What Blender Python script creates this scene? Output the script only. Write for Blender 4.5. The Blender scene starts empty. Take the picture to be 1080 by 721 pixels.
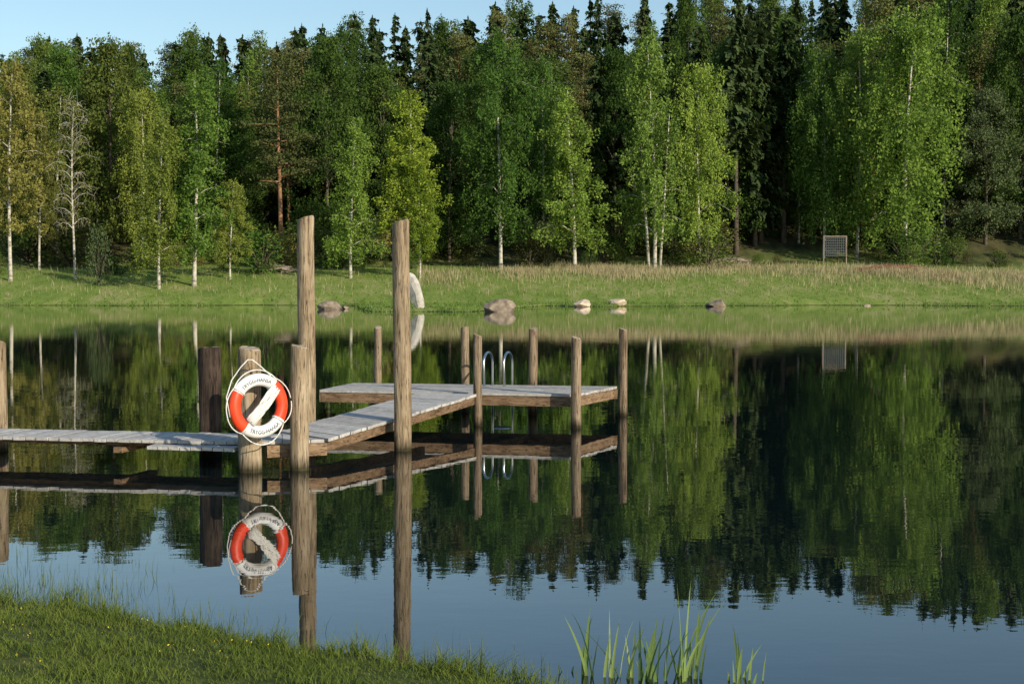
import bpy, bmesh, math, random
import numpy as np
from mathutils import Vector, Matrix
random.seed(7); RS = np.random.RandomState(11)
C = bpy.context.scene.collection
F, HZ, EYE = 1500.0, 301.0, 2.0
rad = math.radians

# ------------------------------------------------------------------ materials
def newmat(name):
    m = bpy.data.materials.new(name); m.use_nodes = True
    nt = m.node_tree; nt.nodes.clear()
    out = nt.nodes.new('ShaderNodeOutputMaterial')
    return m, nt, out
def ramp(nt, fac, stops):
    r = nt.nodes.new('ShaderNodeValToRGB'); e = r.color_ramp.elements
    while len(e) < len(stops): e.new(0.5)
    for i, (p, c) in enumerate(stops):
        e[i].position = p; e[i].color = (*c, 1)
    nt.links.new(fac, r.inputs[0]); return r.outputs[0]
def mixc(nt, fac, a, b, blend='MIX'):
    n = nt.nodes.new('ShaderNodeMix'); n.data_type = 'RGBA'; n.blend_type = blend
    for sock, v in ((n.inputs[0], fac), (n.inputs[6], a), (n.inputs[7], b)):
        if hasattr(v, 'node'): nt.links.new(v, sock)
        elif isinstance(v, tuple): sock.default_value = (*v, 1)
        else: sock.default_value = v
    return n.outputs[2]
def mathn(nt, op, a, b=None, clamp=False):
    n = nt.nodes.new('ShaderNodeMath'); n.operation = op; n.use_clamp = clamp
    for i, v in enumerate((a, b)):
        if v is None: continue
        if hasattr(v, 'node'): nt.links.new(v, n.inputs[i])
        else: n.inputs[i].default_value = v
    return n.outputs[0]
def coords(nt, scale=(1,1,1), world=False):
    if world: src = nt.nodes.new('ShaderNodeNewGeometry').outputs['Position']
    else: src = nt.nodes.new('ShaderNodeTexCoord').outputs['Object']
    mp = nt.nodes.new('ShaderNodeMapping'); mp.inputs['Scale'].default_value = scale
    nt.links.new(src, mp.inputs[0]); return mp.outputs[0]
def noise(nt, vec, scale, detail=4, rough=.55):
    n = nt.nodes.new('ShaderNodeTexNoise'); n.inputs['Scale'].default_value = scale
    n.inputs['Detail'].default_value = detail; n.inputs['Roughness'].default_value = rough
    nt.links.new(vec, n.inputs['Vector']); return n.outputs['Fac']
def principled(nt, out, col, rough=.8, spec=.3, metal=0):
    p = nt.nodes.new('ShaderNodeBsdfPrincipled')
    if hasattr(col, 'node'): nt.links.new(col, p.inputs['Base Color'])
    else: p.inputs['Base Color'].default_value = (*col, 1)
    p.inputs['Roughness'].default_value = rough; p.inputs['Metallic'].default_value = metal
    p.inputs['Specular IOR Level'].default_value = spec
    nt.links.new(p.outputs[0], out.inputs[0]); return p
def bump(nt, p, h, strength=.5, dist=.01):
    b = nt.nodes.new('ShaderNodeBump'); b.inputs['Strength'].default_value = strength; b.inputs['Distance'].default_value = dist
    nt.links.new(h, b.inputs['Height']); nt.links.new(b.outputs[0], p.inputs['Normal'])

def leaf_mat(name, dark, light, trans=.35, k=1.0):
    m, nt, out = newmat(name)
    dark = tuple(c*k for c in dark); light = tuple(c*k for c in light)
    g = nt.nodes.new('ShaderNodeNewGeometry'); oi = nt.nodes.new('ShaderNodeObjectInfo')
    v = coords(nt)
    n = noise(nt, v, .45, 3)
    f = mathn(nt, 'ADD', mathn(nt, 'MULTIPLY', g.outputs['Random Per Island'], .32), mathn(nt, 'MULTIPLY', n, .75), True)
    c = ramp(nt, f, [(.22, dark), (.80, light)])
    hs = nt.nodes.new('ShaderNodeHueSaturation')
    nt.links.new(c, hs.inputs['Color'])
    nt.links.new(mathn(nt, 'ADD', mathn(nt, 'MULTIPLY', oi.outputs['Random'], .65), .70), hs.inputs['Value'])
    nt.links.new(mathn(nt, 'ADD', mathn(nt, 'MULTIPLY', oi.outputs['Random'], -.035), .517), hs.inputs['Hue'])
    d = nt.nodes.new('ShaderNodeBsdfDiffuse'); t = nt.nodes.new('ShaderNodeBsdfTranslucent')
    nt.links.new(hs.outputs[0], d.inputs[0]); nt.links.new(hs.outputs[0], t.inputs[0])
    mx = nt.nodes.new('ShaderNodeMixShader'); mx.inputs[0].default_value = trans
    nt.links.new(d.outputs[0], mx.inputs[1]); nt.links.new(t.outputs[0], mx.inputs[2])
    nt.links.new(mx.outputs[0], out.inputs[0]); return m
def wood_mat(name, a, b, c, stretch=(9,9,.8), wet=False, rough=.85, contrast=.9, crackz=.5, blot=.5):
    m, nt, out = newmat(name)
    oi = nt.nodes.new('ShaderNodeObjectInfo')
    cmb = nt.nodes.new('ShaderNodeCombineXYZ'); nt.links.new(mathn(nt, 'MULTIPLY', oi.outputs['Random'], 50), cmb.inputs[0]); nt.links.new(mathn(nt, 'MULTIPLY', oi.outputs['Random'], 31), cmb.inputs[2])
    def sh(v):
        add = nt.nodes.new('ShaderNodeVectorMath'); add.operation = 'ADD'
        nt.links.new(v, add.inputs[0]); nt.links.new(cmb.outputs[0], add.inputs[1]); return add.outputs[0]
    v = sh(coords(nt, stretch)); blotch = noise(nt, sh(coords(nt)), 2.3, 4, .6)
    n1 = noise(nt, v, 1.6, 7, .7); n2 = noise(nt, v, 5.5, 5, .6); n3 = noise(nt, sh(coords(nt, tuple(q*(1 if q > 4 else crackz) for q in stretch))), 2.6, 2, .5)
    g = nt.nodes.new('ShaderNodeNewGeometry')
    f = mathn(nt, 'ADD', mathn(nt, 'MULTIPLY', n1, contrast), mathn(nt, 'MULTIPLY', mathn(nt, 'SUBTRACT', g.outputs['Random Per Island'], .5), .22))
    f = mathn(nt, 'ADD', f, mathn(nt, 'MULTIPLY', mathn(nt, 'SUBTRACT', blotch, .5), blot))
    f = mathn(nt, 'ADD', f, mathn(nt, 'MULTIPLY', mathn(nt, 'SUBTRACT', oi.outputs['Random'], .5), .14))
    col = ramp(nt, f, [(.22, a), (.45, b), (.72, c)])
    col = mixc(nt, .8 if blot > .3 else .4, col, ramp(nt, n2, [(.35, (.25,.21,.18)), (.46, (1,1,1))]), 'MULTIPLY')
    if blot > .3: col = mixc(nt, .9, col, ramp(nt, n3, [(.482, (1,1,1)), (.5, (.10,.08,.07)), (.518, (1,1,1))]), 'MULTIPLY')
    if wet:
        sx = nt.nodes.new('ShaderNodeSeparateXYZ'); nt.links.new(g.outputs['Position'], sx.inputs[0])
        z = mathn(nt, 'ADD', sx.outputs[2], mathn(nt, 'MULTIPLY', mathn(nt, 'SUBTRACT', n1, .5), .14))
        col = mixc(nt, 1.0, col, ramp(nt, z, [(.03, (.14,.15,.11)), (.17, (1,1,1))]), 'MULTIPLY')
    p = principled(nt, out, col, rough, .2)
    bump(nt, p, mathn(nt, 'ADD', n1, mathn(nt, 'MULTIPLY', n2, .6)), .9, .014 if blot > .3 else .006)
    return m
def plain_mat(name, col, rough=.6, metal=0, var=.25, sc=6):
    m, nt, out = newmat(name)
    n = noise(nt, coords(nt), sc, 5, .6)
    lo = tuple(x*(1-var) for x in col); hi = tuple(min(1, x*(1+var*.5)) for x in col)
    p = principled(nt, out, ramp(nt, n, [(.3, lo), (.7, hi)]), rough, .4, metal)
    if rough > .85: bump(nt, p, n, .6, .05/sc)
    return m

M = {}
M['birch'] = leaf_mat('birch_leaves', (.045,.095,.020), (.18,.275,.058), .4, 1.2)
M['birch2'] = leaf_mat('birch_leaves_fresh', (.065,.125,.022), (.235,.335,.065), .4, 1.2)
M['birch_warm'] = leaf_mat('birch_leaves_warm', (.065,.105,.020), (.24,.29,.06), .4, 1.15)
M['yellow'] = leaf_mat('maple_leaves', (.14,.21,.022), (.39,.47,.07), .4)
M['gold'] = leaf_mat('young_gold_leaves', (.13,.135,.03), (.32,.31,.085), .4)
M['grey'] = leaf_mat('willow_leaves', (.06,.09,.036), (.18,.23,.10), .35)
M['green'] = leaf_mat('alder_leaves', (.032,.070,.018), (.135,.205,.045), .38)
M['green_warm'] = leaf_mat('alder_leaves_warm', (.045,.075,.018), (.17,.21,.05), .38)
M['spruce'] = leaf_mat('spruce_needles', (.018,.038,.017), (.080,.115,.040), .18)
M['pine'] = leaf_mat('pine_needles', (.045,.062,.024), (.165,.18,.06), .2)
M['reed'] = leaf_mat('reed_blades', (.30,.25,.13), (.55,.47,.29), .3)
M['meadow'] = leaf_mat('meadow_blades', (.125,.205,.04), (.26,.35,.085), .45)
M['grass'] = leaf_mat('bank_grass', (.045,.080,.016), (.20,.255,.052), .45)
M['iris'] = leaf_mat('iris_leaves', (.14,.22,.05), (.36,.46,.16), .45)
M['bush'] = leaf_mat('bush_leaves', (.07,.08,.024), (.20,.20,.065), .35)
M['flower'] = leaf_mat('flower_petals', (.45,.36,.03), (.6,.5,.06), .2)
M['post'] = wood_mat('weathered_post', (.13,.09,.05), (.34,.26,.165), (.54,.44,.31), wet=True)
M['post_slim'] = wood_mat('brown_post', (.08,.056,.037), (.23,.17,.11), (.40,.31,.21), wet=True)
M['post_dark'] = wood_mat('dark_post', (.014,.010,.008), (.030,.021,.016), (.10,.07,.05), wet=True)
M['deck'] = wood_mat('grey_deck_boards', (.24,.225,.205), (.42,.40,.37), (.57,.55,.51), (5,5,5), blot=.2)
M['beam'] = wood_mat('brown_beam', (.08,.048,.027), (.22,.14,.08), (.36,.25,.15), (2,2,9), wet=False)
M['endgrain'] = plain_mat('end_grain', (.42,.34,.24), .9, 0, .5, 14)
M['steel'] = plain_mat('galvanised_steel', (.62,.64,.66), .28, 1, .1)
M['rope'] = plain_mat('white_rope', (.74,.72,.67), .8, 0, .25, 60)
M['white'] = plain_mat('white_plastic', (.80,.79,.76), .45, 0, .18, 9)
M['orange'] = plain_mat('orange_plastic', (.82,.062,.014), .42, 0, .25, 9)
M['ink'] = plain_mat('blue_black_ink', (.09,.11,.17), .6)
M['rock'] = plain_mat('granite', (.29,.23,.17), .95, 0, .6, 2.2)
M['rock_tan'] = plain_mat('tan_granite', (.60,.48,.35), .95, 0, .4, 2.6)
M['rock_pale'] = plain_mat('pale_granite', (.46,.43,.38), .95, 0, .45, 2.2)
M['bark_dark'] = plain_mat('dark_bark', (.11,.085,.065), .95, 0, .5, 3)
M['bark_pine'] = plain_mat('pine_bark', (.30,.16,.08), .95, 0, .5, 2)
M['sticks'] = plain_mat('reddish_dead_wood', (.24,.11,.075), .95, 0, .5, 1)
M['sticks_grey'] = plain_mat('grey_dead_wood', (.28,.23,.18), .95, 0, .5, 1)
M['board'] = plain_mat('grey_board', (.075,.085,.09), .7)
def birch_bark():
    m, nt, out = newmat('birch_bark')
    n1 = noise(nt, coords(nt, (1,1,2.2)), 1.3, 5, .7)
    principled(nt, out, ramp(nt, n1, [(.36, (.06,.055,.045)), (.47, (.42,.39,.32)), (.7, (.66,.62,.52))]), .8)
    return m
M['bark_birch'] = birch_bark()

# ------------------------------------------------------------------ mesh helpers
def tag(o, label=None, cat=None, group=None, kind=None):
    if label: o['label'] = label
    if cat: o['category'] = cat
    if group: o['group'] = group
    if kind: o['kind'] = kind
    return o
def link(name, me, parent=None):
    o = bpy.data.objects.new(name, me); C.objects.link(o)
    if parent: o.parent = parent
    return o
def empty(name, loc):
    o = bpy.data.objects.new(name, None); o.location = loc; o.empty_display_size = .2; C.objects.link(o); return o
def mk(name, V, Fc, mats, midx=None, smooth=False):
    me = bpy.data.meshes.new(name); me.from_pydata([tuple(v) for v in V], [], [tuple(f) for f in Fc])
    for m in mats: me.materials.append(m)
    if midx is not None: me.polygons.foreach_set('material_index', midx)
    if smooth: me.polygons.foreach_set('use_smooth', [True]*len(me.polygons))
    me.update(); return me
class MB:
    def __init__(s): s.V=[]; s.F=[]; s.M=[]
    def tube(s, pts, radii, n=8, m=0, cap=True):
        base = len(s.V); pts = [Vector(p) for p in pts]; k = len(pts)
        for i, p in enumerate(pts):
            t = (pts[min(i+1,k-1)] - pts[max(i-1,0)])
            if t.length < 1e-9: t = Vector((0,0,1))
            t.normalize(); a = Vector((1,0,0)) if abs(t.x) < .8 else Vector((0,1,0))
            u = t.cross(a).normalized(); v = t.cross(u)
            for j in range(n):
                an = 2*math.pi*j/n
                s.V.append(p + radii[i]*(math.cos(an)*u + math.sin(an)*v))
        for i in range(k-1):
            for j in range(n):
                a=base+i*n+j; b=base+i*n+(j+1)%n
                s.F.append((a,b,b+n,a+n)); s.M.append(m)
        if cap:
            s.F.append(tuple(base+j for j in range(n))[::-1]); s.M.append(m)
            s.F.append(tuple(base+(k-1)*n+j for j in range(n))); s.M.append(m)
    def hexa(s, c8, m=0):
        b = len(s.V); s.V += [Vector(c) for c in c8]
        for f in ((3,2,1,0),(4,5,6,7),(0,1,5,4),(1,2,6,5),(2,3,7,6),(3,0,4,7)):
            s.F.append(tuple(b+i for i in f)); s.M.append(m)
    def bar(s, a, b, w, zt, zb, m=0):
        a = Vector(a); b = Vector(b); d = (b-a); d.z = 0; d.normalize(); n = Vector((-d.y, d.x, 0))*w/2
        Z = lambda p, z: Vector((p.x, p.y, p.z+z))
        s.hexa([Z(a-n,zb),Z(b-n,zb),Z(b+n,zb),Z(a+n,zb),Z(a-n,zt),Z(b-n,zt),Z(b+n,zt),Z(a+n,zt)], m)
    def mesh(s, name, mats, smooth=False): return mk(name, s.V, s.F, mats, s.M, smooth)

def quads_mesh(name, cen, U, Vv, mat):
    n = len(cen)
    V = np.empty((n,4,3)); V[:,0]=cen-U; V[:,1]=cen-Vv*.9+U*.1; V[:,2]=cen+U; V[:,3]=cen+Vv
    me = bpy.data.meshes.new(name)
    me.vertices.add(4*n); me.vertices.foreach_set('co', V.reshape(-1).astype(np.float32))
    me.loops.add(4*n); me.loops.foreach_set('vertex_index', np.arange(4*n, dtype=np.int32))
    me.polygons.add(n); me.polygons.foreach_set('loop_start', (np.arange(n)*4).astype(np.int32))
    me.materials.append(mat); me.update(calc_edges=True); me.validate(); return me
def leaf_quads(name, P, size, mat, flat=0.0, rs=RS):
    P = np.asarray(P); n = len(P)
    u = rs.normal(size=(n,3)); u[:,2] *= (1-flat); u /= np.linalg.norm(u,axis=1)[:,None]
    w = rs.normal(size=(n,3)); w -= (w*u).sum(1)[:,None]*u; w /= np.linalg.norm(w,axis=1)[:,None]
    s = (size*rs.uniform(.55,1.25,n))[:,None]
    return quads_mesh(name, P, u*s, w*s*.62, mat)
def blades_mesh(name, base, h, w, lean, mat, rs=RS):
    n = len(base); az = rs.uniform(0,2*np.pi,n); az2 = rs.uniform(0,2*np.pi,n)
    side = np.stack([np.cos(az),np.sin(az),0*az],1)*w[:,None]/2
    ln = np.stack([np.cos(az2),np.sin(az2),0*az],1)*(lean*h)[:,None]
    up = np.stack([0*h,0*h,h],1)
    V = np.empty((n,5,3)); V[:,0]=base-side; V[:,1]=base+side
    V[:,2]=base+side*.75+up*.55+ln*.3; V[:,3]=base-side*.75+up*.55+ln*.3; V[:,4]=base+up+ln
    me = bpy.data.meshes.new(name); me.vertices.add(5*n); me.vertices.foreach_set('co', V.reshape(-1).astype(np.float32))
    idx = (np.arange(n)*5)[:,None] + np.array([0,1,2,3,3,2,4])[None]
    me.loops.add(7*n); me.loops.foreach_set('vertex_index', idx.reshape(-1).astype(np.int32))
    ls = (np.arange(n)*7)[:,None] + np.array([0,4])[None]
    me.polygons.add(2*n); me.polygons.foreach_set('loop_start', ls.reshape(-1).astype(np.int32))
    me.materials.append(mat); me.update(calc_edges=True); me.validate(); return me

# ------------------------------------------------------------------ terrain
def wob(x, y, a=1.0): return a*(np.sin(x*1.7+y*.9)+.6*np.sin(x*3.9-y*2.3+1)+.4*np.sin(x*7.3+y*5.1+2))/2
def near_shore(x):
    xx = np.clip(x, -22, 7)
    return 7.17 - .53*xx - .9*np.clip(xx+.12,0,3) + .35*np.clip(-xx-4.5,0,12) + .08*np.sin(x*2.1+.6) + .06*np.sin(x*6.3) + .045*np.sin(x*13.1) + .02*np.sin(x*29)
def far_shore(x):
    spit = 34*np.exp(-((x+6.5)/7.5)**4) + 9*np.exp(-((x-9)/8)**2)
    return 143 - spit - 5*np.clip((x-35)/20,0,1) + 1.6*np.sin(x*.21+.5) + 1.0*np.sin(x*.67) + .7*np.sin(x*1.9) + .4*np.sin(x*4.3)
def ground_h(x, y):
    x = np.asarray(x, float); y = np.asarray(y, float)
    s = near_shore(x) - y
    near = np.where(s < 0, np.maximum(-1.2, .22*s), .015 + .15*(1-np.exp(-np.maximum(s,0)/1.1)) + .03*np.minimum(np.maximum(s,0),12) + .025*wob(x*1.7, y*1.7)*np.clip(s,0,1))
    t = y - far_shore(x)
    far = np.where(t < 0, np.maximum(-1.2, .12*t), .28*(1-np.exp(-np.maximum(t,0)/1.5)))
    far = far + np.where(t > 0, .17*np.clip(y-143,0,17) + .10*np.clip(y-160,0,15) + .20*np.clip(y-175,0,75) + .02*np.clip(y-250,0,500), 0)
    lift = np.clip((x+90)/180, 0, 1.3)*11*np.clip((y-178)/50,0,1)
    far = far + np.where(t > 0, lift + .08*wob(x*.15, y*.15)*np.clip(t/6,0,1) + .5*wob(x*.05+1,y*.06)*np.clip((y-160)/30,0,1), 0)
    return np.maximum(near, far)
H = lambda x, y: float(ground_h(x, y))
def axis(segs):
    out = []
    for a, b, s in segs: out += list(np.arange(a, b, s))
    return np.array(out + [segs[-1][1]])
xs = axis([(-1500,-300,200),(-300,-120,12),(-120,-20,1.5),(-20,-8,.6),(-8,8,.13),(8,20,.6),(20,120,1.5),(120,300,12),(300,1500,200)])
ys = axis([(-1500,-60,180),(-60,-4,5),(-4,4,.6),(4,11,.12),(11,26,.5),(26,95,8),(95,182,.8),(182,260,3),(260,500,20),(500,1700,200)])
X, Y = np.meshgrid(xs, ys); Z = ground_h(X, Y)
V = np.stack([X, Y, Z], -1).reshape(-1,3); nx, ny = len(xs), len(ys)
i, j = np.meshgrid(np.arange(nx-1), np.arange(ny-1)); a = (j*nx+i).ravel()
Q = np.stack([a, a+1, a+nx+1, a+nx], 1)
me = bpy.data.meshes.new('ground'); me.vertices.add(len(V)); me.vertices.foreach_set('co', V.ravel().astype(np.float32))
me.loops.add(Q.size); me.loops.foreach_set('vertex_index', Q.ravel().astype(np.int32))
me.polygons.add(len(Q)); me.polygons.foreach_set('loop_start', (np.arange(len(Q))*4).astype(np.int32)); me.update(calc_edges=True)
me.polygons.foreach_set('use_smooth', [True]*len(me.polygons))
def ground_mat():
    m, nt, out = newmat('ground_cover'); g = nt.nodes.new('ShaderNodeNewGeometry')
    sx = nt.nodes.new('ShaderNodeSeparateXYZ'); nt.links.new(g.outputs['Position'], sx.inputs[0])
    v = coords(nt, world=True)
    big = noise(nt, v, .09, 4); mid = noise(nt, coords(nt, (1,.35,1), True), .5, 5, .65); fine = noise(nt, v, 9, 4)
    mead = ramp(nt, mathn(nt,'ADD', mathn(nt,'MULTIPLY',mid,.75), mathn(nt,'MULTIPLY',big,.25)), [(.32,(.115,.18,.035)),(.5,(.19,.25,.055)),(.64,(.30,.29,.12))])
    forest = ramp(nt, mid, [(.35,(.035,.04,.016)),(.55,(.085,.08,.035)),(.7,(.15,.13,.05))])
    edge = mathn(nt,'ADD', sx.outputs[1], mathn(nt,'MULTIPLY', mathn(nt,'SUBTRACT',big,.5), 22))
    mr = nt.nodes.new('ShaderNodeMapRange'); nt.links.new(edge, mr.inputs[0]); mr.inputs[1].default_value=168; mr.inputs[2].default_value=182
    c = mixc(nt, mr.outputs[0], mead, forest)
    near = ramp(nt, fine, [(.3,(.035,.045,.013)),(.5,(.07,.09,.022)),(.7,(.12,.12,.035))])
    mn = nt.nodes.new('ShaderNodeMapRange'); nt.links.new(sx.outputs[1], mn.inputs[0]); mn.inputs[1].default_value=40; mn.inputs[2].default_value=60
    c = mixc(nt, mn.outputs[0], near, c)
    mud = nt.nodes.new('ShaderNodeMapRange'); nt.links.new(mathn(nt,'ADD',sx.outputs[2],mathn(nt,'MULTIPLY',mathn(nt,'SUBTRACT',mid,.5),.1)), mud.inputs[0]); mud.inputs[1].default_value=.015; mud.inputs[2].default_value=.07
    c = mixc(nt, mud.outputs[0], (.04,.032,.018), c)
    p = principled(nt, out, c, .95, .1); bump(nt, p, fine, .6, .03); return m
me.materials.append(ground_mat()); tag(link('ground', me), kind='structure')

# ------------------------------------------------------------------ water
def water_mat():
    m, nt, out = newmat('lake_water')
    p = principled(nt, out, (.004,.009,.010), .0, .5); p.inputs['IOR'].default_value = 1.7
    v1 = coords(nt, (1,1.6,1), True)
    n1 = noise(nt, v1, 1.1, 3, .5); n2 = noise(nt, v1, 6.0, 2, .5)
    patch = ramp(nt, noise(nt, coords(nt, (.05,.12,1), True), 1.0, 3), [(.42,(.15,.15,.15)),(.62,(1,1,1))])
    h = mathn(nt,'ADD', n1, mathn(nt,'MULTIPLY', mathn(nt,'MULTIPLY',n2,patch), .26))
    bump(nt, p, h, 1.0, .0014)
    return m
me = mk('water', [(-600,-2,0),(600,-2,0),(600,240,0),(-600,240,0)], [(0,1,2,3)], [water_mat()])
tag(link('water', me), kind='structure')

# ------------------------------------------------------------------ posts
def post(px, d, top_y, wpx, mat, label, lean=(0,0), slant=.02, group='wooden mooring posts around the jetty'):
    r = wpx*d/F/2; x = (px-540)/F*d; zt = EYE + (HZ-top_y)*d/F
    mb = MB(); n = 24; rr = random.Random(int(px*7)); ph = rr.uniform(0,6); K = 26
    z0 = -1.1
    zsl = [z0 + (zt-z0)*k/K for k in range(K)] + [zt-.02, zt]
    grooves = [(rr.uniform(0,6.28), rr.uniform(.06,.13), rr.uniform(z0,zt)) for _ in range(8)]
    for k, z in enumerate(zsl):
        rad_ = r*(1.05-.07*(z-z0)/(zt-z0)) * (.91 if k == len(zsl)-1 else 1)
        for jn in range(n):
            an = 2*math.pi*jn/n
            q = rad_*(1+.04*math.sin(2*an+ph+z*.7)+.03*math.sin(5*an+ph*2+z*1.3)+rr.uniform(-.014,.014))
            for ga, gd, gz in grooves:
                if abs(z-gz) < .6: q -= r*gd*math.exp(-(((an-ga+math.pi)%(2*math.pi)-math.pi)/.16)**2)*(1-abs(z-gz)/.6)
            zz = z + (slant*math.cos(an+ph)+rr.uniform(-.005,.005) if k >= len(zsl)-2 else 0)
            mb.V.append(Vector((q*math.cos(an)+lean[0]*(z)+.006*math.sin(z*1.9+ph), q*math.sin(an)+lean[1]*z, zz)))
    for k in range(len(zsl)-1):
        for jn in range(n):
            a=k*n+jn; b=k*n+(jn+1)%n; mb.F.append((a,b,b+n,a+n)); mb.M.append(0)
    mb.F.append(tuple((len(zsl)-1)*n+jn for jn in range(n))); mb.M.append(1)
    me = mb.mesh('wooden_post', [mat, M['endgrain']]); me.polygons.foreach_set('use_smooth', [len(p.vertices) == 4 for p in me.polygons])
    o = link('wooden_post', me); o.location = (x, d, 0)
    tag(o, label, 'post', group); return o
P, PD, PS = M['post'], M['post_dark'], M['post_slim']
post(-1, 17.15, 360, 14, P, 'short brown post standing behind the walkway at the far left')
post(220.5, 16.65, 366, 23, PD, 'thick dark post in the water just left of the lifebuoy', slant=.01)
post(263, 15.25, 367, 25, P, 'thick brown post with the lifebuoy hanging on its front')
post(315, 15.4, 365, 20, P, 'short thick post in front of the taller left pole', lean=(.01,0))
post(322.5, 17.6, 230, 17.5, P, 'very tall wooden pole rising behind the short post beside the lifebuoy', lean=(.004,0), slant=.03)
post(424, 17.2, 234, 17.5, P, 'very tall wooden pole standing alone before the ramp to the swimming platform', lean=(-.002,0), slant=.03)
post(398.5, 22.75, 345, 8.5, PS, 'slim post behind the left end of the swimming platform')
post(490, 22.45, 345, 8.5, PS, 'slim post just left of the chrome ladder rails, behind the platform')
post(504, 20.2, 353, 9.5, PS, 'short post in front where the ramp meets the platform')
post(562, 22.05, 346, 9.5, PS, 'slim post right of the chrome ladder rails, behind the platform')
post(608, 19.9, 356, 11, PS, 'short post at the front right corner of the swimming platform')
post(657.5, 21.8, 347, 9.5, PS, 'short post at the far right corner of the swimming platform')

# ------------------------------------------------------------------ jetty
jet = tag(empty('jetty', (0,0,0)), 'grey boarded wooden jetty with walkway, ramp and swimming platform', 'jetty')
def deck(name, A0, A1, B0, B1, n, th=.036, gap=.010, seed=1):
    rr = random.Random(seed); A0,A1,B0,B1 = map(Vector,(A0,A1,B0,B1)); mb = MB(); L = (A1-A0).length; g = gap/L
    for k in range(n):
        t0, t1 = k/n+g/2, (k+1)/n-g/2; dz = rr.uniform(-.003,.003); e = rr.uniform(-.012,.012)
        a0, a1, b0, b1 = A0.lerp(A1,t0), A0.lerp(A1,t1), B0.lerp(B1,t0), B0.lerp(B1,t1)
        dr = (b0-a0).normalized(); a0=a0-dr*e; a1=a1-dr*e; b0=b0+dr*e; b1=b1+dr*e
        lo = [Vector((q.x,q.y,q.z-th+dz)) for q in (a0,a1,b1,b0)]; hi = [Vector((q.x,q.y,q.z+dz)) for q in (a0,a1,b1,b0)]
        if (a1-a0).cross(b0-a0).z < 0: lo = lo[::-1]; hi = hi[::-1]
        mb.hexa(lo+hi)
    return link(name, mb.mesh(name, [M['deck']]), jet)
def lp(a,b,t): return tuple(a[k]+(b[k]-a[k])*t for k in range(3))
zg, zp = .30, .465
gN0, gN1 = (-15.6,17.95,zg), (-2.85,15.43,zg); gF0, gF1 = (-15.45,18.76,zg), (-2.64,16.22,zg)
deck('walkway_deck', gN0, gN1, gF0, gF1, 92, seed=1)
R0, R1 = (-2.05,15.75,zg), (-.50,20.12,zp); L0, L1 = (-2.70,16.45,zg+.012), (-1.33,20.38,zp)
deck('ramp_deck', R0, R1, L0, L1, 32, seed=2)
deck('corner_deck', (-2.82,15.46,zg-.003), (-2.08,15.74,zg-.003), (-2.61,16.22,zg-.003), (-2.69,16.40,zg-.003), 5, seed=7)
deck('step_board', (-3.98,15.44,zg-.047), (-2.98,15.22,zg-.047), (-3.93,15.80,zg-.047), (-2.93,15.60,zg-.047), 8, seed=5)
FL, FR, BL, BR = (-2.84,20.95,zp), (.9,20.06,zp), (-2.5,22.4,zp), (1.6,21.62,zp)
deck('platform_deck', FL, BL, FR, BR, 14, seed=3)
def beam(a, b, w, top, h): 
    mb = MB(); mb.bar(a, b, w, -top, -top-h); return link('beam', mb.mesh('beam', [M['beam']]), jet)
def off(a, b, dx, dy): return ((a[0]+dx,a[1]+dy,a[2]),(b[0]+dx,b[1]+dy,b[2]))
beam(*off(gN0,gN1,.02,.22), .06, .042, .05); beam(*off(gF0,gF1,-.02,-.14), .06, .042, .06)
beam((-2.68,15.47,zg), (-2.06,15.71,zg), .07, .045, .13)
beam(*off(R0,R1,-.06,.02), .06, .042, .11); beam(*off(L0,L1,.05,0), .06, .042, .11)
beam(*off(FL,FR,0,.05), .06, .042, .14); beam(*off(BL,BR,0,-.05), .06, .042, .14)
beam(*off(FL,BL,.05,0), .06, .042, .14); beam(*off(FR,BR,-.05,0), .06, .042, .14)
for t in (.33,.66):
    a = lp(FL,FR,t); b = lp(BL,BR,t); beam((a[0],a[1]+.1,a[2]),(b[0],b[1]-.1,b[2]), .08, .05, .13)
for k in range(5):
    t = .2+.17*k; a = lp(gN0,gN1,t); b = lp(gF0,gF1,t); beam(a, b, .1, .094, .06)
lad = empty('ladder', (0,0,0)); lad.parent = jet
for px in (512.5, 533.5):
    x = (px-540)/F*21.95; mb = MB(); pts = [(x-.02,21.65,zp-.005)]
    for k in range(13):
        an = math.pi*k/12; pts.append((x+.035-.065*math.cos(an), 21.92-.22*math.cos(an), .80+.17*math.sin(an)))
    pts += [(x+.10,22.16,.3), (x+.10,22.18,-.7)]
    mb.tube(pts, [.018]*len(pts), 10); link('rail', mb.mesh('rail', [M['steel']], True), lad)
for z in (.22,-.05,-.35):
    x0=(512.5-540)/F*21.95+.1; mb = MB(); mb.tube([(x0,22.17,z),(x0+.31,22.17,z)],[.02]*2,8); link('rung', mb.mesh('rung',[M['steel']],True), lad)

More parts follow.
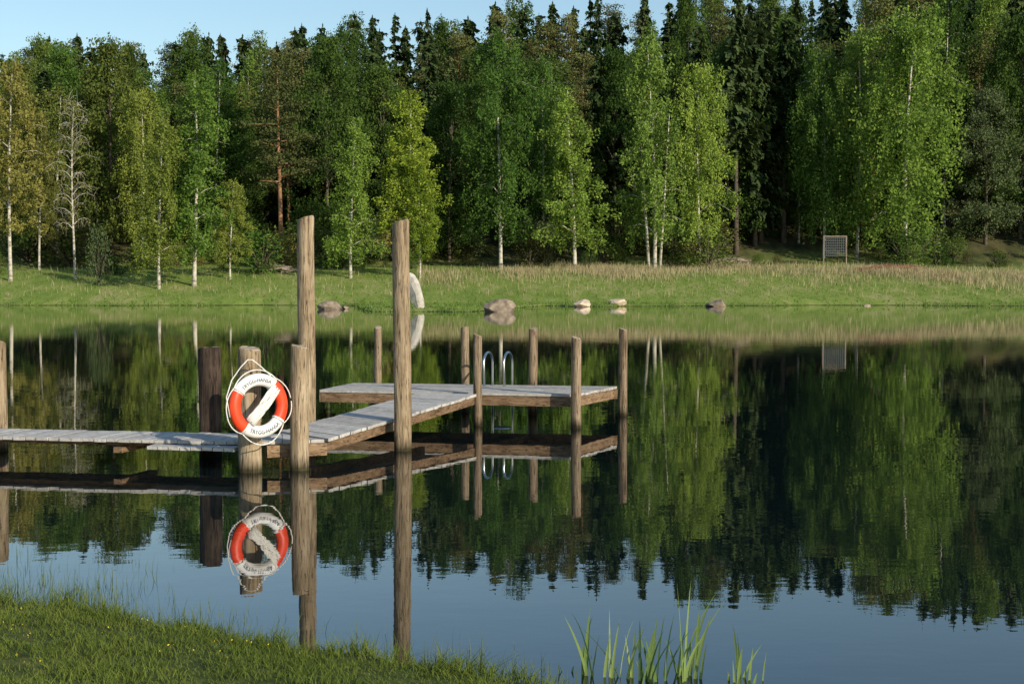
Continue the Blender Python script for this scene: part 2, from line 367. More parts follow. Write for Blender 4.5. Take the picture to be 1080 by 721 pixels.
# ------------------------------------------------------------------ lifebuoy
bd_ = 14.96
bx, by, bz = (272-540)/F*bd_, bd_, EYE-(428-HZ)*bd_/F
buoy = tag(empty('lifebuoy', (bx,by,bz)), 'orange and white lifebuoy ring with white rope hanging on a post', 'lifebuoy')
buoy.rotation_euler = (rad(-2), rad(-10), rad(38))
Rm, ra, rb_ = .276, .066, .05
mb = MB(); nu, nv = 96, 20
for a_ in range(nu):
    th = 2*math.pi*a_/nu
    for b_ in range(nv):
        ph = 2*math.pi*b_/nv; q = Rm+ra*math.cos(ph)
        mb.V.append(Vector((q*math.cos(th), -rb_*math.sin(ph), q*math.sin(th))))
for a_ in range(nu):
    dg = 360*(a_+.5)/nu
    white = 43 < dg < 137 or 223 < dg < 317
    for b_ in range(nv):
        i0=a_*nv+b_; i1=((a_+1)%nu)*nv+b_; i2=((a_+1)%nu)*nv+(b_+1)%nv; i3=a_*nv+(b_+1)%nv
        mb.F.append((i0,i1,i2,i3)); mb.M.append(0 if white else 1)
me = mb.mesh('ring', [M['white'], M['orange']], True)
bm = bmesh.new(); bm.from_mesh(me); bmesh.ops.recalc_face_normals(bm, faces=bm.faces); bm.to_mesh(me); bm.free()
link('ring', me, buoy)
mb = MB(); pts = []
for k in range(97):
    th = 2*math.pi*k/96; bow = abs(math.sin(2*(th-rad(45))))
    q = Rm+ra+.005+.034*bow; pts.append((q*math.cos(th), -.012, q*math.sin(th)-(.035*bow if math.sin(th)<0 else 0)))
mb.tube(pts, [.0065]*97, 6); link('grab_rope', mb.mesh('grab_rope', [M['rope']], True), buoy)
for dg in (45,135,225,315):
    mb = MB(); th = rad(dg); pts = []
    for k in range(17):
        ph = 2*math.pi*k/16; q = Rm+(ra+.004)*math.cos(ph); pts.append((q*math.cos(th), -(rb_+.004)*math.sin(ph), q*math.sin(th)))
    mb.tube(pts, [.009]*17, 6); link('rope_lashing', mb.mesh('rope_lashing', [M['rope']], True), buoy)
mb = MB(); mb.tube([(-.35,-.01,-.04),(-.35,-.01,.17),(-.25,.0,.33),(-.12,.01,.44),(-.02,.01,.50),(.03,.01,.49),(.10,0,.41),(.2,-.01,.28)], [.0065]*8, 6)
link('hanging_rope', mb.mesh('hanging_rope', [M['rope']], True), buoy)
mb = MB()
for k in range(8):
    o_ = (k-3.5)*.015; pts = []
    for t in range(9):
        s = t/8; pts.append((-.15+.38*s - o_*.55, -.035-.012*math.sin(math.pi*s)-.008*(k%2), -.15+.30*s + o_*.8 + .004*math.sin(s*9+k)))
    mb.tube(pts, [.0125]*9, 6)
link('throw_line', mb.mesh('throw_line', [M['rope']], True), buoy)
def ring_text(txt, bottom):
    cu = bpy.data.curves.new('t', 'FONT'); cu.body = txt; cu.size = .056; cu.align_x = 'CENTER'; cu.offset = .0009
    o = bpy.data.objects.new('t', cu); C.objects.link(o); bpy.context.view_layer.update()
    me = bpy.data.meshes.new_from_object(o.evaluated_get(bpy.context.evaluated_depsgraph_get())); bpy.data.objects.remove(o)
    xsn = [v.co.x for v in me.vertices]; wd = max(xsn)-min(xsn); fx = min(1.0, rad(76)*Rm/wd)
    bm = bmesh.new(); bm.from_mesh(me); bmesh.ops.subdivide_edges(bm, edges=[e for e in bm.edges if e.calc_length() > .02], cuts=2)
    for v in bm.verts:
        x, y = v.co.x*fx, v.co.y-.02
        th = rad(-90)+x/Rm if bottom else rad(90)-x/Rm
        q = -y if bottom else y
        dep = rb_*math.sqrt(max(0,1-(q/ra)**2))+.0035
        v.co = Vector(((Rm+q)*math.cos(th), -dep, (Rm+q)*math.sin(th)))
    bm.to_mesh(me); bm.free(); me.materials.clear(); me.materials.append(M['ink']); link('lettering', me, buoy)
ring_text('TRYGG-HANSA', True); ring_text('TRYGG-HANSA', False)

# ------------------------------------------------------------------ tree generators (nominal height 20 m)
def trunk_tube(mb, H0, r, rs, lean=.3, m=0, top=.96):
    ph = rs.uniform(0,6,2); pts=[]; rr=[]
    for k in range(13):
        t = k/12; pts.append((lean*math.sin(t*2.4+ph[0])*t, lean*math.sin(t*2.1+ph[1])*t, -.5+t*(H0*top+.5)))
        rr.append(r*(1-t)**.75*(1.35 if k==0 else 1)+.02)
    mb.tube(pts, rr, 8, m); return lambda z: (np.interp(z,[p[2] for p in pts],[p[0] for p in pts]), np.interp(z,[p[2] for p in pts],[p[1] for p in pts]))
def gen_birch(seed, W=4.0, cb=.12, dens=1.0, hang=1.6, bare=False, shape=0, size=.15, r0=.19, twin=False):
    rs = np.random.RandomState(seed); H0=20; mb=MB(); at=trunk_tube(mb,H0,r0,rs,.6); P=[]
    if twin:
        mb.tube([(.5,.1,-.5),(.8,.2,4),(1.3,.2,9),(1.5,.1,14)],[.16,.13,.09,.03],7); mb.tube([(-.45,-.2,-.5),(-.8,-.2,4),(-1.2,0,9),(-1.5,0,13)],[.14,.11,.08,.03],7)
    nl = int(66 if not bare else 46); skip = rs.uniform(0,1,nl)
    for k in range(nl):
        s = (k+rs.uniform(0,.8))/nl; t = cb+(1-cb)*s; z = H0*t; x0,y0 = at(z)
        if shape == 0: pr = 1.5*(s+.14)**.45*(1-s)**.68
        elif shape == 1: pr = 1.2*(s+.2)**.22*(1-s)**.85
        else: pr = 1.3*(s+.15)**.33*max(0,1-s**2.2)**.6
        L = W*pr*rs.uniform(.5,1.28)+.25; az = k*2.4+rs.uniform(-.5,.5); d = np.array([math.cos(az),math.sin(az)])
        up = rs.uniform(.65,1.15); pos = lambda u: np.array([x0+d[0]*L*u, y0+d[1]*L*u, z + L*(up*u-.8*u*u)])
        if k % (1 if bare else 4) == 0 and L > .8:
            mb.tube([pos(u) for u in (0,.3,.6,.95)], [.05*(1-s)+.02,.035*(1-s)+.018,.02,.012], 4, 0, False)
            if bare:
                for q in range(5):
                    u = rs.uniform(.3,1); a = pos(u); e = a+rs.normal(size=3)*[.7,.7,.6]; mb.tube([a,(a+e)/2+[0,0,.1],e+[0,0,-.3]],[.022,.016,.01],3,0,False)
        if skip[k] < .10: continue
        nt_ = max(3,int(L*3.3*dens)+1)
        for q in range(nt_):
            u = rs.uniform(.12,1)**.75; c = pos(u)+rs.normal(size=3)*[.38,.38,.28]
            n = int(rs.randint(16,40)*(.25 if bare else 1)); hg = hang*rs.uniform(.3,1.1)
            f = rs.uniform(0,1,n)[:,None]
            pts = c + rs.normal(size=(n,3))*[.24,.24,.16]*(1-.35*f) + np.concatenate([0*f,0*f,-hg*f],1)
            P.append(pts)
    P = np.concatenate(P); P = P[P[:,2] > 1.3]
    return mb, leaf_quads('crown', P, size, M['birch'], 0, rs)
def gen_spruce(seed, W=2.9, cb=.08, gap=.12, pw=.8, nl=40):
    rs = np.random.RandomState(seed); H0=20; mb=MB(); trunk_tube(mb,H0,.2,rs,.15,top=.99); cen=[];U=[];Vv=[]
    lop = rs.uniform(0,6.28,3)
    for k in range(nl):
        s=k/nl; z=H0*(cb+(1-cb)*s)+rs.uniform(-.2,.2); nb=int(9-3*s); lv=rs.uniform(.66,1.18)
        for b in range(nb):
            if rs.uniform()<gap: continue
            az=rs.uniform(0,2*math.pi); L=(W*(1-s)**pw*lv*rs.uniform(.55,1.25)*(1+.28*math.sin(az+lop[0]+z*.35)))+.14; d=np.array([math.cos(az),math.sin(az),0.])
            if cb>.3 and s<.12: L*=.6
            n=max(3,int(L*5)); u=(np.arange(n)+.6)/n
            p=np.array([0,0,z])+d*(L*u)[:,None]; p[:,2]+= L*(.14*u-.45*u*u) + .14*L*u**4; p+=rs.normal(size=p.shape)*.1
            side=np.array([-d[1],d[0],0.]); w=(.13+.40*(1-u)*min(1,L/2.5)+.04)
            du=d*rs.uniform(.20,.34,n)[:,None]; du[:,2]-=rs.uniform(.02,.26,n)
            sv=side*w[:,None]+np.concatenate([np.zeros((n,2)),rs.uniform(-.26,.05,n)[:,None]],1)
            cen.append(p);U.append(du);Vv.append(sv*rs.choice([-1,1],n)[:,None])
            cen.append(p+[0,0,-.14]);U.append(du*.6+[0,0,-.22]);Vv.append(-sv*.6)
    n=5; cen.append(np.array([[0,0,H0-.15*i] for i in range(n)]));U.append(np.array([[0,0,.3]]*n));Vv.append(rs.normal(size=(n,3))*[.07,.07,0])
    return mb, quads_mesh('crown',np.concatenate(cen),np.concatenate(U),np.concatenate(Vv),M['spruce'])
def gen_pine(seed):
    rs=np.random.RandomState(seed); H0=20; mb=MB(); at=trunk_tube(mb,H0,.26,rs,.4); P=[]
    for k in range(30):
        s=k/30; z=H0*(.38+.60*s); x0,y0=at(z); az=k*2.4+rs.uniform(-.4,.4); L=3.8*(1-s)**.6*rs.uniform(.45,1.1)+.4
        e=np.array([x0+math.cos(az)*L,y0+math.sin(az)*L,z+L*rs.uniform(-.05,.3)]); mb.tube([(x0,y0,z),e],[.08*(1-s)+.03,.02],4,0,False)
        for q in range(int(4+L*2.4)):
            u=rs.uniform(.3,1.05); c=np.array([x0,y0,z])+(e-[x0,y0,z])*u+rs.normal(size=3)*[.45,.45,.18]
            P.append(c+rs.normal(size=(32,3))*[.45,.45,.18])
    return mb, leaf_quads('crown',np.concatenate(P),.14,M['pine'],.3,rs)
def gen_round(seed, W=5.0, stem=.08):
    rs=np.random.RandomState(seed); H0=20; mb=MB(); at=trunk_tube(mb,H0,.26,rs,.5,top=.8); P=[]
    for k in range(120):
        s=rs.uniform(0,1); z=H0*(stem+(.97-stem)*s); az=rs.uniform(0,6.28); r=W*math.sqrt(max(.02,1-abs(2*s-.85)**2.4*.75))*rs.uniform(.4,1.0)
        if s>.6: r*=1-.75*((s-.6)/.4)**2
        c=np.array([math.cos(az)*r,math.sin(az)*r,z]); x0,y0=at(z*.8)
        if k%6==0: mb.tube([(x0,y0,z*.78),c*.55+np.array([x0,y0,z*.9])*.45,c],[.09,.05,.02],4,0,False)
        for q in range(5):
            cc=c+rs.normal(size=3)*[.75,.75,.6]; P.append(cc+rs.normal(size=(34,3))*[.40,.40,.28])
    return mb, leaf_quads('crown',np.concatenate(P),.165,M['green'],0,rs)
def gen_bush(seed):
    rs=np.random.RandomState(seed); mb=MB(); P=[]
    for k in range(9):
        az=rs.uniform(0,6.28); e=np.array([math.cos(az)*rs.uniform(3,9),math.sin(az)*rs.uniform(3,9),rs.uniform(9,19)])
        mb.tube([(0,0,-.5),e*.5+[0,0,1],e],[.35,.25,.08],4,0,False)
    for k in range(45):
        az=rs.uniform(0,6.28); z=rs.uniform(.5,18); r=9*math.sqrt(max(0,1-(z/20)**2))*rs.uniform(.3,1)
        c=np.array([math.cos(az)*r,math.sin(az)*r,z]); P.append(c+rs.normal(size=(30,3))*[1.7,1.7,1.5])
    return mb, leaf_quads('crown',np.concatenate(P),.62,M['bush'],0,rs)
def proto(gen, bark):
    mb, crown = gen; tr = mb.mesh('trunk',[M[bark]],True); crown.name='crown'; return tr, crown
PR = {
 'birch_a': proto(gen_birch(1,4.0,.16),'bark_birch'), 'birch_b': proto(gen_birch(2,4.0,.14,1.05,1.9,shape=1),'bark_birch'),
 'birch_c': proto(gen_birch(3,4.2,.16,1.0,2.3,shape=2),'bark_birch'), 'birch_d': proto(gen_birch(4,4.0,.18,.9,1.2,shape=0),'bark_birch'),
 'birch_m': proto(gen_birch(8,4.2,.15,1.1,2.0,shape=0,twin=True),'bark_birch'),
 'weeping': proto(gen_birch(5,4.4,.17,1.25,3.4,shape=2),'bark_birch'),
 'sparse': proto(gen_birch(6,3.8,.22,.6,.9,shape=2),'bark_birch'), 'sparse_b': proto(gen_birch(9,3.8,.2,.8,1.3,shape=0),'bark_birch'),
 'bare': proto(gen_birch(7,3.6,.28,.45,.5,bare=True,shape=2,size=.12),'bark_birch'),
 'spruce_a': proto(gen_spruce(11),'bark_dark'), 'spruce_b': proto(gen_spruce(12,2.6,gap=.22,pw=.65),'bark_dark'), 'spruce_c': proto(gen_spruce(13,3.3,.12,pw=.7),'bark_dark'), 'spruce_d': proto(gen_spruce(15,3.6,.06,.25,.9,34),'bark_dark'),
 'spruce_e': proto(gen_spruce(16,3.4,.10,.3,.55,34),'bark_dark'),
 'spruce_high': proto(gen_spruce(14,2.5,.38,.12,.7),'bark_dark'),
 'pine': proto(gen_pine(21),'bark_pine'), 'pine_b': proto(gen_pine(22),'bark_pine'),
 'round_a': proto(gen_round(31),'bark_dark'), 'round_b': proto(gen_round(32,4.3),'bark_dark'),
 'bush_a': proto(gen_bush(41),'bark_dark'), 'bush_b': proto(gen_bush(42),'bark_dark'),
}
NOMW = {'weeping':4.3,'birch_a':3.8,'birch_b':3.6,'birch_c':4.1,'birch_d':3.8,'birch_m':4.1,'sparse':3.8,'sparse_b':3.6,'bare':3.7,'spruce_a':2.6,'spruce_b':2.5,'spruce_c':3.0,'spruce_d':3.0,'spruce_e':3.0,'spruce_high':2.1,'pine':3.6,'pine_b':3.6,'round_a':5.2,'round_b':4.6,'bush_a':9.5,'bush_b':9.5}
def tree(name, kind, x, y, height, halfw, mat, label, cat='tree', group=None, rz=None):
    z = H(x,y)-.05; t = empty(name,(x,y,z)); tag(t,label,cat,group)
    sxy = halfw/NOMW[kind]; sz = height/20; t.rotation_euler=(0,0,random.uniform(0,6.28) if rz is None else rz)
    tr, cr = PR[kind]
    for nm, me in (('trunk',tr),('crown',cr)):
        o = link(nm, me, t); o.scale = (sxy, sxy, sz)
        if nm == 'crown' and mat:
            o.material_slots[0].link='OBJECT'; o.material_slots[0].material = M[mat]
    return t
def ptree(name, kind, px, d, top, hw, mat, label, cat='tree', group=None):
    x=(px-540)/F*d; zt=EYE+(HZ-top)*d/F
    return tree(name, kind, x, d, zt-H(x,d), hw*d/F, mat, label, cat, group)

T = [
 ('birch_tree','sparse',12,156,66,38,'gold','olive gold leaved birch with pale trunk at the left edge of the meadow'),
 ('birch_tree','sparse_b',42,166,120,22,'gold','slender olive birch just right of the one at the left edge'),
 ('birch_tree','bare',80,157,106,25,'gold','almost leafless white birch with bare pale branches on the left bank'),
 ('small_tree','bush_a',105,153,236,15,'grey','small pale bushy tree on the left meadow beside the leafless birch'),
 ('birch_tree','birch_b',168,151,112,31,'birch_warm','light green birch left of the broad fresh green one on the left bank'),
 ('birch_tree','birch_a',205,153,78,44,'birch2','broad fresh green birch, the largest on the left bank'),
 ('young_birch','birch_d',243,157,190,22,'birch_warm','low young birch at the right foot of the broad left birch'),
 ('birch_tree','birch_b',370,158,122,31,'birch2','conical light green birch with white trunk left of the yellow green tree'),
 ('maple_tree','sparse_b',428,160,96,40,'yellow','bright yellow green tree catching the sun behind the tall pole'),
 ('young_tree','birch_d',443,158,170,24,'yellow','small yellow green tree at the right foot of the bright one'),
 ('birch_tree','birch_c',528,168,34,43,'birch','tall full birch straight above the chrome ladder rails'),
 ('birch_tree','birch_b',606,168,88,38,'birch2','pointed birch with bright white trunk between two taller birches'),
 ('birch_tree','birch_m',690,168,36,44,'birch','tall birch with clustered trunks above the right end of the platform'),
 ('birch_tree','birch_c',738,170,66,33,'birch2','full birch standing at the right of the birch with clustered trunks'),
 ('birch_tree','weeping',868,178,50,32,'birch','drooping birch left of the lattice board'),
 ('birch_tree','birch_c',903,177,30,32,'birch','drooping birch behind the lattice board'),
 ('weeping_birch','weeping',955,172,6,54,'birch2','large weeping birch with long hanging branches on the right bank'),
 ('willow_tree','round_a',1038,184,96,38,'grey','rounded grey green tree at the right edge of the meadow'),
 ('pine_tree','pine',297,170,48,38,'pine','tall pine with orange trunk and layered crown above the short posts'),
 ('alder_tree','round_b',118,178,46,44,'green_warm','dense round green tree behind the leafless birch'),
 ('alder_tree','round_a',345,178,44,42,'green','broad green tree right of the tall pine'),
 ('alder_tree','round_b',22,182,66,34,'green_warm','green round tree at the far left behind the olive gold birch'),
 ('alder_tree','round_a',256,180,116,30,'green','low dense green tree left of the pine trunk'),
 ('alder_tree','round_b',474,178,90,34,'green','dark green tree between the yellow green tree and the tall full birch'),
 ('alder_tree','round_a',648,184,56,36,'green','dense green tree behind the pointed birch'),
 ('birch_tree','birch_c',573,182,60,26,'birch','birch half hidden behind the pointed birch'),
 ('birch_tree','weeping',842,184,85,26,'green','shadowy drooping birch between the spruces and the board'),
 ('spruce_tree','spruce_high',776,180,-8,28,'spruce','tall spruce with long bare trunk nearest the full birch beside the clustered trunks'),
 ('spruce_tree','spruce_high',802,184,8,26,'spruce','middle one of three long trunked spruces at the forest gap'),
 ('spruce_tree','spruce_high',826,184,22,26,'spruce','third long trunked spruce, nearest the drooping birches'),
 ('aspen_tree','birch_a',62,176,92,34,'green_warm','green tree behind the gap left of the leafless birch'),
 ('aspen_tree','birch_c',150,172,92,28,'birch_warm','dull green birch behind the gap between left bank birches'),
 ('aspen_tree','birch_a',228,178,68,38,'birch','green tree looking over the right shoulder of the broad left birch'),
 ('aspen_tree','round_b',402,180,70,34,'green','green tree behind the conical birch and the yellow green tree'),
]
for nm,k,px,d,top,hw,mt,lab in T: ptree(nm,k,px,d,top,hw,mt,lab)

sky_px = [-120,0,40,70,130,200,260,300,340,380,430,470,500,560,600,640,690,740,800,860,900,1000,1200]
sky_y  = [75,60,46,36,40,32,30,26,26,12,10,12,2,-2,4,0,-6,-8,-8,-6,-20,-35,-48]
rr = random.Random(9)
for ri, d0 in enumerate((187,195,204,215,228,243)):
    halfX = 560/F*d0+10; x = -halfX+rr.uniform(0,5)
    while x < halfX:
        d = d0+rr.uniform(-4.5,4.5); px = 540+x/d*F; ty = np.interp(px, sky_px, sky_y)
        back = ri >= 3
        zt = EYE+(HZ-(ty+ (rr.choice([rr.uniform(-3,10),rr.uniform(5,24)]) if back else rr.uniform(14,92)-ri*6)))*d/F
        hgt = max(11, min(34, zt-H(x,d)))
        left = px < 470; q = rr.random()
        if q < ((.58 if left else .30) if not back else (.28 if left else .14)):
            k = rr.choice(['round_a','round_b','birch_a','birch_c','birch_b']); nm='deciduous_tree'; mt=rr.choice(['green','birch','green_warm'] if left else ['green','birch','green']); hw=rr.uniform(3.4,5.4)
            lab='green leafy tree in the forest behind the front birches'; gp='leafy trees in the forest behind'
        elif q > .84:
            k = rr.choice(['pine','pine_b']); nm='pine_tree'; mt='pine'; hw=rr.uniform(3.2,4.8); lab='pine standing among the dark forest spruces'; gp='pines in the forest behind'
        else:
            k = rr.choice(['spruce_a','spruce_b','spruce_high','spruce_d','spruce_e'] if px>640 else ['spruce_a','spruce_b','spruce_c','spruce_d','spruce_e']); nm='spruce_tree'; mt='spruce'; hw=rr.uniform(2.8,5.0)
            lab='dark pointed spruce in the dense forest behind'; gp='spruces in the forest behind'
        tree(nm,k,x,d,hgt,hw,mt,lab,'tree',gp)
        x += rr.uniform(2.8,6.4)
for k in range(120):
    px = rr.uniform(-20,1100); d = rr.uniform(168,188) if px>300 else rr.uniform(161,182)
    x=(px-540)/F*d; hgt=rr.choice([rr.uniform(1.2,2.8),rr.uniform(2.4,6.5)])*(1 if px<650 else .85)
    mt = rr.choice(['bush','green','green','grey','birch','gold'] if px<650 else ['bush','birch','green','green']); hw_ = hgt*rr.uniform(.5,.85)
    if 852 < px < 908 and d < 180: continue
    tree('bush', rr.choice(['bush_a','bush_b']), x, d, hgt, hw_, mt, 'low bush at the foot of the forest edge', 'bush', 'bushes along the forest edge')

# far meadow grass and reeds
def scatter(n, pxr, dr):
    px = RS.uniform(pxr[0],pxr[1],n); d = RS.uniform(dr[0],dr[1],n); return (px-540)/F*d, d
x,y = scatter(70000,(-60,1140),(104,174)); keep=(y>far_shore(x)-.9); x=x[keep]; y=y[keep]
z = np.maximum(ground_h(x,y),-.03); n=len(x)
hh = RS.uniform(.07,.20,n)*(1+1.0*(RS.uniform(0,1,n)<.07))*(1+.7*np.exp(-((y-far_shore(x))/1.2)**2))
o = link('meadow_grass', blades_mesh('meadow_grass', np.stack([x,y,z-.04],1), hh, RS.uniform(.06,.15,n), RS.uniform(.2,.8,n), M['meadow'])); tag(o,'tufts of fresh green grass covering the far bank','grass',kind='stuff')
x,y = scatter(130000,(440,1085),(146,176)); dens = np.exp(-((y-(162+4*np.sin(x*.08)+1.5*np.sin(x*.31)))/5.5)**2)*(.6+.4*np.sin(x*.35+np.sin(x*.11)*3+y*.2))*np.clip((x+6)/14,.25,1); keep=RS.uniform(0,1,len(x))<dens; x=x[keep];y=y[keep]
x2,y2 = scatter(2000,(-20,1090),(146,168)); x=np.r_[x,x2]; y=np.r_[y,y2]; keep=y>far_shore(x); x=x[keep];y=y[keep]; z=ground_h(x,y); n=len(x)
o = link('dry_reeds', blades_mesh('dry_reeds', np.stack([x,y,z],1), RS.uniform(.3,.85,n), RS.uniform(.025,.06,n), RS.uniform(0,.5,n), M['reed'])); tag(o,'band of dry straw coloured reeds on the far meadow','reeds',kind='stuff')

# rocks
def rock(px, d, wpx, hpx, mat, label, seed, sink=.15, lean=0, deep=1.0):
    x=(px-540)/F*d; w=wpx*d/F/2; h=hpx*d/F; rs=random.Random(seed)
    bm=bmesh.new(); bmesh.ops.create_icosphere(bm, subdivisions=4, radius=1)
    pl=[(Vector((rs.gauss(0,1),rs.gauss(0,1),rs.gauss(0,.7))).normalized(), rs.uniform(.5,.88)) for _ in range(16)]
    for v in bm.verts:
        p=v.co.copy()
        for nn,dd in pl:
            q=p.dot(nn)
            if q>dd: p-=nn*(q-dd)*.97
        p*=1+.04*math.sin(p.x*9+seed)*math.sin(p.y*11)*math.cos(p.z*8)
        v.co=Vector((p.x*w+lean*h*(p.z+.3)*.5,p.y*w*deep,(p.z*.62+.40)*h))
    me=bpy.data.meshes.new('rock'); bm.to_mesh(me); bm.free(); me.materials.append(mat)
    o=link('rock',me); o.location=(x,d,max(H(x,d),-.1)-sink*h*.3); tag(o,label,'rock'); return o
rock(350,119,30,11,M['rock'],'low brown boulder at the waterline left of the pale standing stone',1)
rock(441,111,19,38,M['rock_pale'],'tall pale slab of stone leaning at the far shore beside the tall pole',2,lean=-.35,deep=.5)
rock(528,108,42,16,M['rock'],'large brown boulder on the far shore above the ladder rails',3)
rock(613,134,24,10,M['rock_tan'],'small tan boulder at the waterline, left of the flatter tan one',4)
rock(652,137,25,8,M['rock_tan'],'small flat tan boulder at the waterline right of the other tan one',5)
rock(755,135,28,9,M['rock'],'brown boulder at the waterline right of the two tan ones',6)
rock(364,121,11,6,M['rock'],'small dark stone touching the low brown boulder',8)
rock(914,139,11,4,M['rock'],'small dark stone in the shore grass at the right',9)
def pile(px, d, wpx, hpx, mat, label, seed, n=70):
    rs=random.Random(seed); x=(px-540)/F*d; w=wpx*d/F/2; h=hpx*d/F; mb=MB()
    for k in range(n):
        c=Vector((rs.uniform(-w,w),rs.uniform(-.8,.8),0)); c.z=rs.uniform(0,h)*(1-abs(c.x)/w)**.5; a=rs.uniform(-.6,.6); L=rs.uniform(.5,1.4)
        dr=Vector((math.cos(a),math.sin(a),rs.uniform(-.25,.35))); r=rs.uniform(.03,.08)
        mb.tube([c-dr*L,c+Vector((0,0,.05)),c+dr*L],[r,r*.9,r*.5],5)
    o=link('brush_pile',mb.mesh('brush_pile',[mat])); o.location=(x,d,H(x,d)+.1); tag(o,label,'brush pile')
pile(940,164,62,6,M['sticks'],'long low heap of reddish cut branches below the weeping birch',1)
pile(290,163,40,7,M['sticks_grey'],'heap of grey dead branches on the left meadow below the pine',2)
pile(770,174,46,7,M['sticks_grey'],'scattered grey dead wood at the forest edge left of the lattice board',3)
bx_,bd=(880-540)/F*171,171.; sgn=tag(empty('lattice_board',(bx_,bd,H(bx_,bd)+.3)),'dark grey rectangular lattice board on two legs under the drooping birches','board')
mb=MB()
for k in range(11):
    xx=-1.25+2.5*k/10; mb.hexa([(xx-.035,-.03,.7),(xx+.035,-.03,.7),(xx+.035,.0,.7),(xx-.035,.0,.7),(xx-.035,-.03,3.0),(xx+.035,-.03,3.0),(xx+.035,.0,3.0),(xx-.035,.0,3.0)])
for k in range(8):
    zz=.8+2.1*k/7; mb.hexa([(-1.28,.004,zz-.05),(1.28,.004,zz-.05),(1.28,.03,zz-.05),(-1.28,.03,zz-.05),(-1.28,.004,zz+.05),(1.28,.004,zz+.05),(1.28,.03,zz+.05),(-1.28,.03,zz+.05)])
link('lattice',mb.mesh('lattice',[M['board']]),sgn)
for s in (-1.36,1.36):
    mb=MB(); mb.tube([(s,0,-.8),(s,0,3.15)],[.08,.08],8); link('leg',mb.mesh('leg',[M['sticks_grey']]),sgn)
mb=MB(); mb.bar((-1.4,0,3.1),(1.4,0,3.1),.14,.07,-.05); link('top_rail',mb.mesh('top_rail',[M['sticks_grey']]),sgn)

# ------------------------------------------------------------------ near bank
n=150000; x=RS.uniform(-5.4,1.6,n); y=RS.uniform(5.3,10.6,n); s=near_shore(x)-y
keep=(s>-.05)&(s<4.2); x=x[keep];y=y[keep];s=s[keep]
cl=.5+.5*np.sin(x*5+np.sin(y*4)*1.5)*np.sin(y*6+x*2); cl2=np.clip(.5+.5*np.sin(x*11+np.sin(y*7)*2)*np.sin(y*13+np.sin(x*5)*2),0,1)**2
keep=RS.uniform(0,1,len(x))<.5+.5*cl; x=x[keep];y=y[keep];s=s[keep];cl=cl[keep];cl2=cl2[keep]; n=len(x); z=ground_h(x,y)
hh=RS.uniform(.012,.034,n)*(.6+.8*cl+1.4*cl2)*(1+1.1*np.exp(-((s-.05)/.14)**2))
o=link('bank_grass',blades_mesh('bank_grass',np.stack([x,y,z-.004],1),hh,RS.uniform(.0035,.0075,n),RS.uniform(.2,1.4,n),M['grass'])); tag(o,'short green grass on the near bank','grass',kind='stuff')
n=26000; x=RS.uniform(-12,6,n); y=RS.uniform(-3,16,n); s=near_shore(x)-y; keep=(s>0)&((y<5.4)|(x<-5.3)|(s>4)); x=x[keep];y=y[keep]; n=len(x)
o=link('bank_grass',blades_mesh('bank_grass',np.stack([x,y,ground_h(x,y)-.005],1),RS.uniform(.04,.10,n),RS.uniform(.008,.014,n),RS.uniform(.1,.9,n),M['grass'])); tag(o,'longer grass on the bank beside the camera','grass',kind='stuff')
n=2600; x=np.r_[RS.uniform(-5,.5,1500),RS.uniform(-5,-2.4,1100)]; s=-RS.exponential(.12,n)*np.where(x<-2.4,3.0,1.2); y=near_shore(x)-s
o=link('sedge',blades_mesh('sedge',np.stack([x,y,np.full(n,-.04)],1),RS.uniform(.06,.18,n),RS.uniform(.002,.005,n),RS.uniform(0,.5,n),M['grass'])); tag(o,'thin sedge stems standing in the water along the near bank','sedge',kind='stuff')
n=120; cx=RS.uniform(-3.3,-1.2,14); cy=RS.uniform(6.4,8.4,14); ii=RS.randint(0,14,n); x=cx[ii]+RS.normal(0,.22,n); y=cy[ii]+RS.normal(0,.2,n); keep=near_shore(x)-y>.15; x=x[keep];y=y[keep]
o=link('flowers',leaf_quads('flowers',np.stack([x,y,ground_h(x,y)+RS.uniform(.03,.05,len(x))],1),.007,M['flower'])); tag(o,'tiny yellow flowers scattered in the bank grass','flowers',kind='stuff')
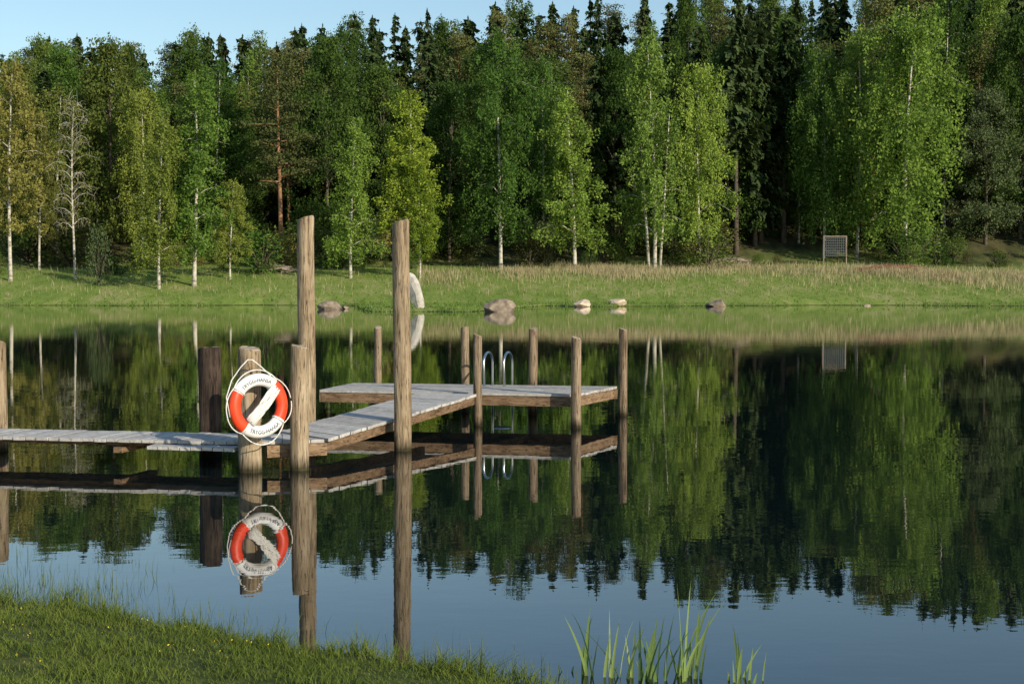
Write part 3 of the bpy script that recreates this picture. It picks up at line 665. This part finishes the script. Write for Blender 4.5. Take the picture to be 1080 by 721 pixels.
def iris(px, d, top_y, label, nl, seed, leanx=0, spread=.07):
    rs=random.Random(seed); x=(px-540)/F*d; hmax=EYE-(top_y-HZ)*d/F+.1; mb=MB()
    for k in range(nl):
        h=hmax*(rs.uniform(.4,1.0) if k else 1.0); az=rs.uniform(-1.2,1.2); b=Vector((rs.gauss(0,spread*.6),rs.gauss(0,spread*.5),0)); w=rs.uniform(.006,.0125)
        ln=Vector((rs.gauss(leanx,.17),rs.gauss(0,.10),0)); sd=Vector((math.cos(az),math.sin(az)*.8,0)); base=len(mb.V); K=9
        for q in range(K):
            t=q/(K-1); c=b+ln*h*(t**1.8)+Vector((0,0,h*t-(.14*h*t**4 if k%3==0 else 0))); ww=w*(1-t**2.2)*(.75+.5*t)
            mb.V+= [c-sd*ww, c+Vector((-sd.y,sd.x,0))*ww*.25, c+sd*ww]
        for q in range(K-1):
            for e in (0,1):
                a=base+q*3+e; mb.F.append((a,a+1,a+4,a+3)); mb.M.append(0)
    o=link('iris_plant',mb.mesh('iris_plant',[M['iris']],True)); o.location=(x,d,-.1); tag(o,label,'water plant','iris plants in the near water')
iris(620,7.25,630,'slim iris clump, leftmost in the near water',9,1,-.05,.05)
iris(652,7.2,634,'iris clump second from the left in the near water',9,2,.02,.05)
iris(684,7.15,640,'dense iris clump in the middle of the near water plants',14,3,.04,.07)
iris(722,7.2,608,'tallest iris clump, with one long leaf leaning right',15,4,.08,.08)
iris(779,7.1,664,'low iris clump at the right end of the near water plants',12,5,.05,.09)
iris(598,7.3,700,'tiny shoots left of the slim iris clump',4,8)

# ------------------------------------------------------------------ light, sky, camera
az, el = rad(136), rad(22)
S = Vector((math.sin(az)*math.cos(el), math.cos(az)*math.cos(el), math.sin(el)))
L = bpy.data.lights.new('sun','SUN'); L.energy=5.0; L.angle=rad(.5); L.color=(1,.89,.71)
lo=bpy.data.objects.new('sun',L); C.objects.link(lo); lo.rotation_euler=S.to_track_quat('Z','Y').to_euler()
w=bpy.data.worlds.new('World'); bpy.context.scene.world=w; w.use_nodes=True; nt=w.node_tree
bg=nt.nodes['Background']; sk=nt.nodes.new('ShaderNodeTexSky'); sk.sky_type='NISHITA'; sk.sun_disc=False
sk.sun_elevation=el; sk.sun_rotation=az; sk.air_density=1.35; sk.dust_density=.5; sk.ozone_density=3.6
nt.links.new(sk.outputs[0],bg.inputs[0]); bg.inputs[1].default_value=.15
cam=bpy.data.cameras.new('camera'); cam.lens=50; cam.sensor_width=36; cam.clip_end=5000; cam.clip_start=.1
co=bpy.data.objects.new('camera',cam); C.objects.link(co); co.location=(0,0,EYE)
co.rotation_euler=(rad(90)-math.atan(59.5/1500),0,0); bpy.context.scene.camera=co
sc=bpy.context.scene; sc.view_settings.view_transform='Standard'; sc.view_settings.look='None'; sc.view_settings.exposure=0
